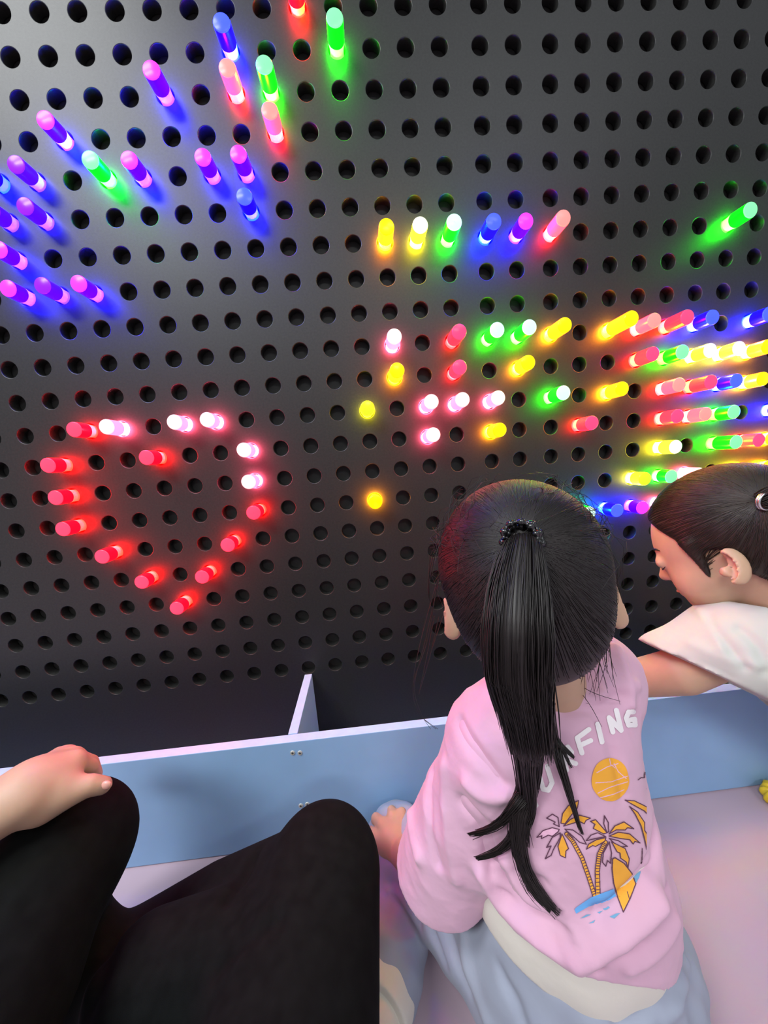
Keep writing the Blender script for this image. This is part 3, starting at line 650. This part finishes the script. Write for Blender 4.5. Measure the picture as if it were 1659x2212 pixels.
# neck opening
f.limb([((0.686, -0.396, 0.40), 0.0355), ((0.680, -0.400, 0.50), 0.037)], k=0.004, op='sub')
v, F = f.mesh(1); nr = vnormals(v, F); tp = bvh(v, F)
folds = (([(1437, 1770), (1443, 1850), (1405, 1935), (1330, 2000), (1240, 2050)], 0.010, 0.013), ([(1418, 1790), (1418, 1850), (1375, 1925), (1300, 1975)], -0.007, 0.008),
         ([(1040, 1880), (1080, 1945), (1150, 2010), (1240, 2060)], 0.006, 0.009), ([(1060, 1850), (1110, 1930), (1190, 1990), (1280, 2030)], -0.005, 0.007), ([(1050, 1900), (1090, 1990), (1170, 2060), (1290, 2095)], -0.004, 0.005),
         ([(1090, 1860), (1150, 1950), (1240, 2010)], 0.004, 0.007), ([(1052, 1860), (1062, 1910), (1100, 1975)], -0.004, 0.004), ([(1075, 1850), (1100, 1900), (1130, 1950)], 0.003, 0.004), ([(1050, 1880), (1110, 1880), (1170, 1905)], -0.003, 0.005), ([(1330, 1990), (1400, 1975), (1445, 1930)], -0.004, 0.006), ([(1200, 2030), (1300, 2060), (1390, 2040)], -0.003, 0.006), ([(1360, 2090), (1420, 2050), (1455, 1990)], 0.004, 0.009),
         ([(905, 1680), (890, 1760), (905, 1850)], 0.004, 0.008), ([(930, 1670), (925, 1760), (945, 1870)], -0.003, 0.006), ([(960, 1650), (965, 1780), (985, 1900)], 0.003, 0.008),
         ([(1010, 1690), (1050, 1720), (1090, 1720)], 0.004, 0.008), ([(990, 1560), (1040, 1640), (1085, 1700)], -0.004, 0.008), ([(1000, 1740), (1040, 1790), (1060, 1860)], -0.005, 0.008),
         ([(1225, 1480), (1300, 1500), (1370, 1480)], 0.003, 0.007), ([(1220, 1530), (1290, 1530), (1340, 1500)], -0.003, 0.006), ([(1330, 1400), (1350, 1460), (1360, 1520)], 0.003, 0.006), ([(1300, 1560), (1330, 1640), (1350, 1720)], -0.002, 0.007))
for crv, amp, sg in folds:
    h_ = hits(tp, crv)
    if len(h_) > 1: v = crease(v, nr, h_, amp*1.5, sg*0.9)
from mathutils import noise as _nz
v = v+nr*(np.array([_nz.ridged_multi_fractal(Vector((p[0]*15+p[2]*9, p[1]*15, p[2]*17)), 1.0, 2.0, 3, 0.9, 2.0) for p in v])-1.0)[:, None]*0.0021
TS = nmesh('t_shirt', v, F, M_PINK, gi); SHIRT = bvh(v, F)

# print on the back of the T-shirt, laid on the cloth
def cc(x, y): return (1100+x/4.0975, 1480+y/4.0975)
GX0, GY0, GST = 1120.0, 1500.0, 0.55; GW, GH = 500, 940
gxx, gyy = np.meshgrid(GX0+GST*(np.arange(GW)+0.5), GY0+GST*(np.arange(GH)+0.5))
PRT = np.zeros((GH, GW), np.int32); PGRP = np.zeros((GH, GW), np.int32)
def _box(P, pad):
    P = np.array(P); i0 = int(max((P[:, 0].min()-pad-GX0)/GST, 0)); i1 = int(min((P[:, 0].max()+pad-GX0)/GST+2, GW)); j0 = int(max((P[:, 1].min()-pad-GY0)/GST, 0)); j1 = int(min((P[:, 1].max()+pad-GY0)/GST+2, GH)); return j0, j1, i0, i1
def fillp(P, col, grp):
    P = [cc(*p) for p in P]; j0, j1, i0, i1 = _box(P, 0); X, Y = gxx[j0:j1, i0:i1], gyy[j0:j1, i0:i1]; ins = np.zeros(X.shape, bool)
    for (xa, ya), (xb_, yb) in zip(P, P[1:]+P[:1]):
        if ya == yb: continue
        ins ^= ((ya > Y) != (yb > Y)) & (X < (xb_-xa)*(Y-ya)/(yb-ya)+xa)
    PRT[j0:j1, i0:i1][ins] = col; PGRP[j0:j1, i0:i1][ins] = grp
def strokep(P, w, col, grp, closed=False):
    P = [cc(*p) for p in P]; w = w/4.0975/2
    for a, b in zip(P, P[1:]+(P[:1] if closed else [])):
        j0, j1, i0, i1 = _box([a, b], w)
        if j1 <= j0 or i1 <= i0: continue
        X, Y = gxx[j0:j1, i0:i1], gyy[j0:j1, i0:i1]; dx, dy = b[0]-a[0], b[1]-a[1]; t = np.clip(((X-a[0])*dx+(Y-a[1])*dy)/(dx*dx+dy*dy+1e-9), 0, 1)
        ins = np.hypot(X-a[0]-t*dx, Y-a[1]-t*dy) < w; PRT[j0:j1, i0:i1][ins] = col; PGRP[j0:j1, i0:i1][ins] = grp
PCOL = [None, lin(232, 224, 228), lin(234, 166, 60), lin(92, 58, 78), lin(104, 166, 226), lin(228, 178, 204), lin(108, 156, 190)]
# lettering SURFING
for P in ([(230, 950), (200, 915), (160, 950), (175, 1000), (215, 1010), (235, 1060), (200, 1100), (165, 1080)], [(262, 790), (300, 915), (345, 925), (378, 860), (335, 715)], [(452, 592), (505, 748)], [(452, 592), (515, 545), (550, 592), (485, 655)], [(490, 655), (585, 690)],
          [(700, 392), (598, 466), (640, 596)], [(622, 532), (716, 488)], [(776, 345), (814, 500)], [(912, 412), (880, 290), (984, 398), (944, 226)],
          [(1092, 232), (1050, 236), (1028, 290), (1050, 352), (1108, 350), (1102, 298), (1070, 304)]):
    strokep(P, 44, 1, 1)
# sun
fillp([(890+165*math.cos(a)*(1+0.02*math.sin(5*a)), 832+190*math.sin(a)) for a in np.linspace(0, 2*math.pi, 40)[:-1]], 2, 2)
for P in ([(770, 770), (860, 720), (960, 690)], [(760, 860), (900, 850), (1040, 800)], [(780, 950), (880, 900), (1040, 850)], [(800, 990), (920, 960), (1010, 920)], [(880, 650), (890, 700), (930, 730)], [(920, 690), (960, 760), (1030, 820)]): strokep(P, 7, 5, 2)
fr = lambda P, c: (fillp(P, c, 3) if c else None, strokep(P, 9, 3, 3, True))
# leaning trunks
for T, w in (([(505, 1310), (560, 1375), (640, 1520), (700, 1690), (752, 1855)], 40), ([(845, 1385), (793, 1490), (775, 1640), (782, 1850)], 44)):
    strokep(T, w, 3, 3); strokep(T, w-16, 2, 3); S_ = seglist(T, 7)
    for a, b in zip(S_[1:-1:1], S_[2:]): 
        t = (b-a)/(np.linalg.norm(b-a)+1e-9); nn = np.array([-t[1], t[0]])*(w/2-4); strokep([tuple(a-nn), tuple(a+nn*0.5)], 8, 3, 3)
for P, c in (([(455, 1215), (470, 1130), (520, 1060), (610, 1015), (600, 1080), (540, 1150), (490, 1220)], 2), ([(480, 1240), (540, 1180), (620, 1145), (715, 1170), (675, 1190), (660, 1220), (620, 1200), (560, 1215)], 2),
             ([(440, 1245), (390, 1222), (405, 1205), (330, 1170), (380, 1135), (430, 1165)], 0), ([(440, 1270), (380, 1255), (300, 1280), (245, 1340), (290, 1325), (285, 1350), (345, 1320), (380, 1330), (430, 1290)], 5),
             ([(450, 1300), (380, 1340), (330, 1430), (370, 1415), (318, 1530), (370, 1500), (390, 1450), (405, 1420), (450, 1340)], 0), ([(465, 1310), (430, 1420), (450, 1500), (495, 1520), (500, 1460), (522, 1440), (490, 1360)], 2),
             ([(490, 1268), (560, 1275), (640, 1330), (680, 1402), (620, 1385), (560, 1330)], 0),
             ([(860, 1300), (800, 1230), (760, 1185), (715, 1200), (755, 1225), (740, 1262), (830, 1310)], 2), ([(860, 1300), (832, 1220), (838, 1150), (872, 1210), (875, 1290)], 0),
             ([(880, 1310), (930, 1240), (1010, 1205), (1095, 1265), (1040, 1255), (1020, 1275), (940, 1275)], 2), ([(880, 1330), (960, 1295), (1060, 1310), (1150, 1390), (1105, 1375), (1090, 1400), (1060, 1360), (980, 1350)], 2),
             ([(850, 1335), (780, 1300), (720, 1320), (678, 1370), (760, 1350)], 0), ([(850, 1345), (770, 1360), (700, 1400), (680, 1445), (735, 1412), (760, 1420), (840, 1375)], 2),
             ([(880, 1350), (960, 1370), (1040, 1420), (990, 1425), (920, 1390)], 0), ([(880, 1380), (828, 1480), (820, 1560), (850, 1595), (866, 1545), (890, 1570), (900, 1480)], 0),
             ([(900, 1380), (950, 1470), (975, 1480), (980, 1525), (1030, 1560), (1045, 1610), (1055, 1530), (1020, 1440)], 2)): fr(P, c)
for P in ([(1020, 1015), (1100, 1020), (1220, 1080), (1230, 1120), (1290, 1200), (1285, 1240), (1240, 1170), (1190, 1110), (1100, 1060)], [(1060, 1070), (1130, 1120), (1190, 1210), (1190, 1280), (1240, 1350), (1245, 1440), (1210, 1450), (1190, 1350), (1160, 1240), (1110, 1140)]): fr(P, 2)
strokep([(1172, 1440), (1165, 1600)], 8, 3, 3)
for P in ([(575, 1980), (590, 1960), (720, 1870), (920, 1795), (945, 1870), (850, 1910), (700, 1950), (590, 2015)],): fillp(P, 4, 4)
fillp([(1095, 1700), (1165, 1640), (1150, 1700), (1120, 1760)], 6, 4)
for P in ([(625, 2060), (680, 2025), (720, 2025), (660, 2052)], [(830, 1982), (880, 1958), (892, 1972), (850, 1994)], [(890, 2052), (950, 2022), (982, 2020), (930, 2068)], [(700, 2105), (760, 2078), (742, 2104)], [(780, 2014), (832, 1995), (800, 2024)]): fillp(P, 6, 4)
BRD = [(910, 1530), (905, 1620), (920, 1750), (960, 1880), (1010, 2010), (1070, 1890), (1120, 1760), (1080, 1660), (1010, 1570), (930, 1520)]
fillp(BRD, 2, 5); strokep(BRD, 10, 3, 5, True); strokep([(1045, 1830), (1062, 1890)], 8, 3, 5)
strokep([(1135, 835), (1160, 815), (1190, 815), (1195, 770)], 8, 3, 6); strokep([(1210, 915), (1222, 890)], 8, 3, 6)
ma = bpy.data.materials.new('shirt_print'); ma.use_nodes = True; b_ = ma.node_tree.nodes['Principled BSDF']; b_.inputs['Roughness'].default_value = 0.7; b_.inputs['Specular IOR Level'].default_value = 0.2
an = ma.node_tree.nodes.new('ShaderNodeAttribute'); an.attribute_name = 'print_colour'; ma.node_tree.links.new(an.outputs['Color'], b_.inputs['Base Color'])
cache = {}
def onshirt(i, j):
    if (i, j) not in cache:
        px, py = GX0+GST*i, GY0+GST*j; d = RIGHT*((px-829.5)/FPX)+DOWN*((py-1106)/FPX)+FWD; d = d/np.linalg.norm(d)
        r = SHIRT.ray_cast(Vector(CAM), Vector(d)); cache[(i, j)] = None if r[0] is None else tuple(np.array(r[0])+np.array(r[1])*0.0007)
    return cache[(i, j)]
for gid, nm in ((1, 'lettering'), (2, 'sun_print'), (3, 'palm_tree_print'), (4, 'wave_print'), (5, 'surfboard_print'), (6, 'bird_print')):
    jj, ii = np.where((PGRP == gid) & (PRT > 0)); vi = {}; V_, F_, C_ = [], [], []
    for j, i in zip(jj.tolist(), ii.tolist()):
        q = []
        for a, b in ((i, j), (i, j+1), (i+1, j+1), (i+1, j)):
            if (a, b) not in vi:
                p = onshirt(a, b)
                if p is None: break
                vi[(a, b)] = len(V_); V_.append(p)
            q.append(vi[(a, b)])
        if len(q) == 4: F_.append(q); C_.append((*PCOL[PRT[j, i]], 1.0))
    if not F_: continue
    o = nmesh(nm, np.array(V_), np.array(F_), ma); o.parent = TS; o.matrix_parent_inverse = TS.matrix_parent_inverse.inverted() if False else Matrix.Identity(4)
    o.matrix_parent_inverse = (Matrix.Translation(Vector(gi.location)) @ TS.matrix_parent_inverse).inverted()
    at_ = o.data.attributes.new('print_colour', 'FLOAT_COLOR', 'FACE'); at_.data.foreach_set('color', np.array(C_[:len(o.data.polygons)], np.float32).ravel())

# hair: cap, combed strands, beaded tie, ponytail
f = Field((0.54, -0.53, 0.41), (0.82, -0.25, 0.68), 0.0024); hair_cap(f, HC, HG, HS, 1.0)
v, F = f.mesh(2); hr = nmesh('hair', v, F, M_HAIR, gi); CAPT = bvh(v, F)
T0 = hit(CAPT, 1128, 1168); tl = np.linalg.inv(HG)@(T0-HC)/HS
st, rd = combed(LG, HG, tl, 3800, HS, 0.00042, 3, CAPT)
g = np.random.default_rng(5)
for i in range(170):      # flyaways round the crown
    a = g.uniform(-2.6, 2.6); z0 = g.uniform(0.15, 0.75); d0 = np.array([math.sin(a)*math.sqrt(1-z0*z0), math.cos(a)*math.sqrt(1-z0*z0), z0]); dv = g.normal(0, 0.5, 3)
    P = [LG(*(np.array((0, -.014, .016))+(d0+dv*t)/np.linalg.norm(d0+dv*t)*np.array((.086, .1, .092))*(1.0+0.16*g.uniform(0.3, 1)*math.sin(math.pi*t*0.8)))) for t in np.linspace(0, 1, 8)]
    st.append(np.array(P)); rd.append(np.linspace(0.00030, 0.00012, 8))
v, F = tubes(st, rd); o = nmesh('combed_strands', v, F, M_HAIR, gi); tag(o, kind='stuff')
yT = T0[1]
mainG = [T0+HG@np.array((0, 0.004, 0)), at(1127, 1182, yT-0.009), at(1122, 1224, yT-0.018), at(1117, 1290, yT-0.030), at(1114, 1370, yT-0.040), at(1115, 1460, -0.505), at(1132, 1550, -0.504), at(1148, 1640, -0.499)]
mr = [0.009, 0.0120, 0.0155, 0.0185, 0.0200, 0.0200, 0.0165, 0.0150]
C_ = seglist(mainG, 6); rr = np.interp(np.linspace(0, 1, len(C_)), np.linspace(0, 1, len(mr)), mr)*0.86; rr[-9:] *= np.linspace(1, 0.1, 9)
rr *= 0.74; v, F = tubes([C_], [rr], 20); nmesh('ponytail_core', v, F, M_HAIR, gi)
st, rd = bundle(mainG, mr, 1500, 0.00040, 11, 0.001, 0.30, 0.62)
def sg(px, py, off=0.012):
    h_ = hit(SHIRT, px, py); d = CAM-h_; return h_+d/np.linalg.norm(d)*off
E0_ = mainG[-3]; E1_ = mainG[-2]
for pts, R_, n_, sd in (([(1136, 1690), (1112, 1740), (1066, 1786), (1000, 1806)], [0.016, 0.012, 0.005, 0.0030, 0.0004], 90, 21), ([(1142, 1700), (1122, 1780), (1078, 1838), (1018, 1858)], [0.016, 0.012, 0.005, 0.0030, 0.0004], 90, 22),
                        ([(1142, 1690), (1122, 1770), (1132, 1860), (1168, 1932), (1216, 1986)], [0.016, 0.012, 0.006, 0.0045, 0.003, 0.001], 100, 23), ([(1136, 1680), (1114, 1755), (1112, 1830), (1146, 1922), (1200, 1976)], [0.016, 0.012, 0.005, 0.003, 0.002, 0.0007], 80, 24),
                        ([(1150, 1735), (1140, 1790), (1142, 1840)], [0.008, 0.006, 0.004, 0.002, 0.001], 30, 25)):
    G_ = [E0_, E1_]+[sg(*p) for p in pts]; a, b = bundle(G_, R_, int(n_*1.7), 0.00040, sd, 0.002, 0.60, 0.7); st += a; rd += b
for pts, R_, n_, sd in (([(1196, 1590), (1214, 1660), (1240, 1745), (1263, 1815)], [0.006, 0.004, 0.003, 0.0022, 0.0006], 50, 26), ([(1190, 1575), (1212, 1612), (1246, 1644)], [0.005, 0.003, 0.0018, 0.0005], 26, 27), ([(1186, 1560), (1208, 1605), (1240, 1672)], [0.004, 0.002, 0.001, 0.0005], 14, 28)):
    G_ = [at(1180, 1520, -0.503)]+[sg(*p, 0.010) for p in pts]; a, b = bundle(G_, R_, n_, 0.00055, sd, 0.001, 0.3, 0.7); st += a; rd += b
v, F = tubes(st, rd); o = nmesh('ponytail', v, F, M_HAIR, gi); tag(o, kind='stuff')
# loose wisps at the neck and beside the ears
st, rd = [], []
for i in range(46):
    x0, y0 = g.uniform(1225, 1318), g.uniform(1285, 1400); x1, y1 = x0+g.uniform(-40, 45), y0+g.uniform(60, 150)
    try: P = [at(x0, y0, -0.425), at((x0+x1)/2+g.uniform(-12, 12), (y0+y1)/2, -0.440), sg(x1, y1, 0.006)]
    except Exception: continue
    st.append(seglist(P, 6)); rd.append(np.linspace(0.0004, 0.00015, 13))
for P in ([(1215, 1455), (1262, 1505), (1300, 1570)], [(1205, 1430), (1260, 1485), (1340, 1515)], [(1200, 1450), (1225, 1500), (1270, 1520)]):
    st.append(seglist([sg(*p, 0.008) for p in P], 6)); rd.append(np.linspace(0.0005, 0.0002, 13))
for P in ([(940, 1250, -.40), (915, 1380, -.405), (890, 1480, -.41), (905, 1540, -.41), (938, 1575, -.41)], [(945, 1330, -.40), (925, 1420, -.405), (905, 1500, -.41)], [(1325, 1240, -.39), (1335, 1290, -.39), (1345, 1350, -.39)], [(938, 1200, -.40), (925, 1270, -.40), (930, 1340, -.40)]):
    for j in range(3): st.append(seglist([at(p[0]+g.normal(0, 5), p[1], p[2]) for p in P], 6)); rd.append(np.linspace(0.0004, 0.0002, len(st[-1])))
v, F = tubes(st, rd); o = nmesh('loose_wisps', v, F, M_HAIR, gi); tag(o, kind='stuff')
ax = mainG[1]-mainG[0]; ax = ax/np.linalg.norm(ax)+np.array((0, 0, 0.45)); ax /= np.linalg.norm(ax); e1 = np.cross(ax, (0, 0, 1)); e1 /= np.linalg.norm(e1); e2 = np.cross(ax, e1)
tt = np.linspace(0, 5.0*2*math.pi, 420); P = np.array([mainG[0]+ax*(-0.002+0.0125*t/(10*math.pi))+(0.0118+0.0016*math.sin(t*1.7))*(e1*math.cos(t)+e2*math.sin(t)) for t in tt])
v, F = tubes([P], [0.0021+0.0009*np.sin(tt*11)], 8); M_TIE = mat('black_beads', (0.008, 0.008, 0.009), rough=0.18, spec=0.8); nmesh('hair_tie', v, F, M_TIE, gi)

# ---------------------------------------------------------------- second child at the right edge
ch = empty('person', (1.30, -0.40, 0.0)); tag(ch, 'child in white T-shirt leaning over the trough at the right edge', 'person')
HC2 = at(1556, 1160, -0.238); H2 = frame(-0.62, 0.50, 0.10); S2 = 0.98
A0, A1, A2, A3 = at(1585, 1395, -0.285), at(1470, 1450, -0.262), at(1372, 1466, -0.222), at(1262, 1484, -0.130)
B0 = at(1745, 1350, -0.20)
C1_, C2_, C3_ = at(1665, 1395, -0.275), np.array((1.27, -0.33, 0.27)), np.array((1.43, -0.375, 0.14))
f = Field((0.72, -0.56, 0.0), (1.46, -0.02, 0.70), 0.0026)
L2 = add_head(f, HC2, H2, S2)
f.limb([(L2(0, -0.030, -0.060), 0.037), (C1_*0.75+HC2*0.25, 0.036), (C1_, 0.055), (C2_, 0.06), (C3_, 0.07)], k=0.025)
f.limb([(C1_, 0.04), (A0, 0.034), (A1, 0.0325), (A2, 0.0275), (A3, 0.0185)], k=0.02)
for i in range(4):
    d = A3-A2; d /= np.linalg.norm(d); sd = np.cross(d, (0, 0, 1)); sd /= np.linalg.norm(sd); q = A3+sd*(0.011*(i-1.5))
    f.limb([(A3, 0.014), (q+d*0.035, 0.0085), (q+d*0.055+np.array((0, 0, -0.010)), 0.0072), (q+d*0.062+np.array((0, 0, -0.026)), 0.006)], k=0.004)
f.limb([(A3, 0.014), (A3-sd*0.026+d*0.018, 0.0085), (A3-sd*0.030+d*0.036, 0.007)], k=0.005)
f.limb([(C1_, 0.04), (B0, 0.032), ((1.30, -0.16, 0.28), 0.026), ((1.25, -0.08, 0.24), 0.018), ((1.24, -0.045, 0.22), 0.012)], k=0.02)
v, F = f.mesh(1); nmesh('body', v, F, M_SKIN2, ch); BODY2 = bvh(v, F); face_marks(L2, BODY2, ch, M_HAIR2, M_LIP)
# white T-shirt with a wide left sleeve
f = Field((0.86, -0.52, 0.03), (1.56, -0.08, 0.52), 0.0034)
f.limb([(C1_, 0.085), (C2_, 0.100), (C3_, 0.105)])
f.limb([(A0+np.array((0.012, 0, 0)), 0.060), (B0, 0.058)], k=0.03)
f.limb([(A0, 0.056), (A1, 0.062)], k=0.03)
sd_ = A1-A0; sd_ /= np.linalg.norm(sd_)
hem_a, hem_b = at(1425, 1402, -0.262), at(1597, 1484, -0.290); hv = hem_b-hem_a; vw = A1-CAM; hn = np.cross(hv, vw); hn /= np.linalg.norm(hn)
if hn@sd_ < 0: hn = -hn
f.cut((hem_a+hem_b)/2, hn, lo=(0.86, -0.42, 0.14), hi=(1.10, -0.14, 0.46))
f.shell(0.008)
f.limb([(C1_*0.7+HC2*0.3, 0.050), (HC2, 0.052)], k=0.004, op='sub')
v, F = f.mesh(1); nr = vnormals(v, F); tp = bvh(v, F)
for crv, amp, sg_ in (([(1530, 1330), (1560, 1380), (1610, 1440)], -0.004, 0.006), ([(1510, 1320), (1540, 1350), (1560, 1400)], 0.004, 0.007), ([(1490, 1390), (1560, 1420), (1640, 1440)], 0.003, 0.008), ([(1600, 1360), (1640, 1400), (1655, 1450)], -0.004, 0.007), ([(1470, 1420), (1530, 1440), (1580, 1465)], -0.002, 0.006)):
    h_ = hits(tp, crv)
    if len(h_) > 1: v = crease(v, nr, h_, amp, sg_)
nmesh('t_shirt', v, F, M_WHITE, ch)
f = Field((1.2, -0.60, 0.0), (1.80, -0.15, 0.30), 0.004); pc = C3_.copy(); pc[2] = 0.10
f.ell(pc, (0.115, 0.11, 0.10)); f.limb([(pc, 0.08), (pc+np.array((0.02, 0.128, -0.04)), 0.055)], k=0.02); f.limb([(pc+np.array((0.02, 0.13, -0.045)), 0.05), (pc+np.array((0.06, -0.10, -0.055)), 0.042)], k=0.01)
f.limb([(pc+np.array((0.1, 0, 0)), 0.07), (pc+np.array((0.14, 0.12, -0.04)), 0.055)], k=0.02)
v, F = f.mesh(1); v[:, 2] = np.maximum(v[:, 2], 0.0015); nmesh('trousers', v, F, M_GREY, ch)
f = Field((0.90, -0.42, 0.38), (1.26, -0.06, 0.68), 0.0026); hair_cap(f, HC2, H2, S2, 0.8); v, F = f.mesh(2); nmesh('hair', v, F, M_HAIR2, ch); cp2 = bvh(v, F)
T2 = hit(cp2, 1640, 1082); tl2 = np.linalg.inv(H2)@(T2-HC2)/S2 if T2 is not None else np.array((0, -0.1, 0.05))
T2 = L2(*tl2)
st, rd = combed(L2, H2, tl2, 2600, S2, 0.00042, 9, cp2)
gd = [T2, T2+np.array((0.018, -0.016, 0.010)), T2+np.array((0.055, -0.030, -0.02)), T2+np.array((0.075, -0.030, -0.09)), T2+np.array((0.08, -0.02, -0.15))]
a, b = bundle(gd, [0.010, 0.014, 0.017, 0.015, 0.006], 260, 0.0007, 31, 0.002, 0.3, 0.9); st += a; rd += b
v, F = tubes(st, rd); o = nmesh('combed_strands', v, F, M_HAIR2, ch); tag(o, kind='stuff')
M_CLIP = mat('silver_clip', (0.75, 0.75, 0.75), rough=0.25, metal=1.0)
tt = np.linspace(0, 2*math.pi*2.02, 90); P = np.array([T2+np.array((0.010*math.cos(t), -0.004-0.0012*t/3, 0.010*math.sin(t))) for t in tt]); v, F = tubes([P], [np.full(90, 0.0016)], 8); nmesh('hair_tie', v, F, M_CLIP, ch)

# ---------------------------------------------------------------- shiny yellow pleated thing lying on the mat at the right edge
P0 = atz(1698, 1742, 0.0); P0[2] = 0.0
V_, F_ = [], []; n_, m_ = 96, 14
for i in range(n_):
    a = 2*math.pi*i/n_; pl = 1+0.16*math.sin(a*16)
    for j in range(m_):
        b = 2*math.pi*j/m_; r = 0.011*pl*(1+0.12*math.sin(3*b+a*8)); V_.append((P0[0]+(0.021+r*math.cos(b))*math.cos(a), P0[1]+(0.021+r*math.cos(b))*math.sin(a), 0.0142+r*math.sin(b)))
for i in range(n_):
    for j in range(m_): F_.append((i*m_+j, ((i+1) % n_)*m_+j, ((i+1) % n_)*m_+(j+1) % m_, i*m_+(j+1) % m_))
M_GOLD = mat('yellow_satin', lin(232, 196, 30), rough=0.28, spec=0.7, bump=(120, 0.3, 0.002))
sc = empty('scrunchie', P0); tag(sc, 'shiny yellow pleated scrunchie on the lilac mat at the right edge', 'scrunchie')
keep(mobj('pleated_ring', V_, F_, M_GOLD, smooth=True), sc)
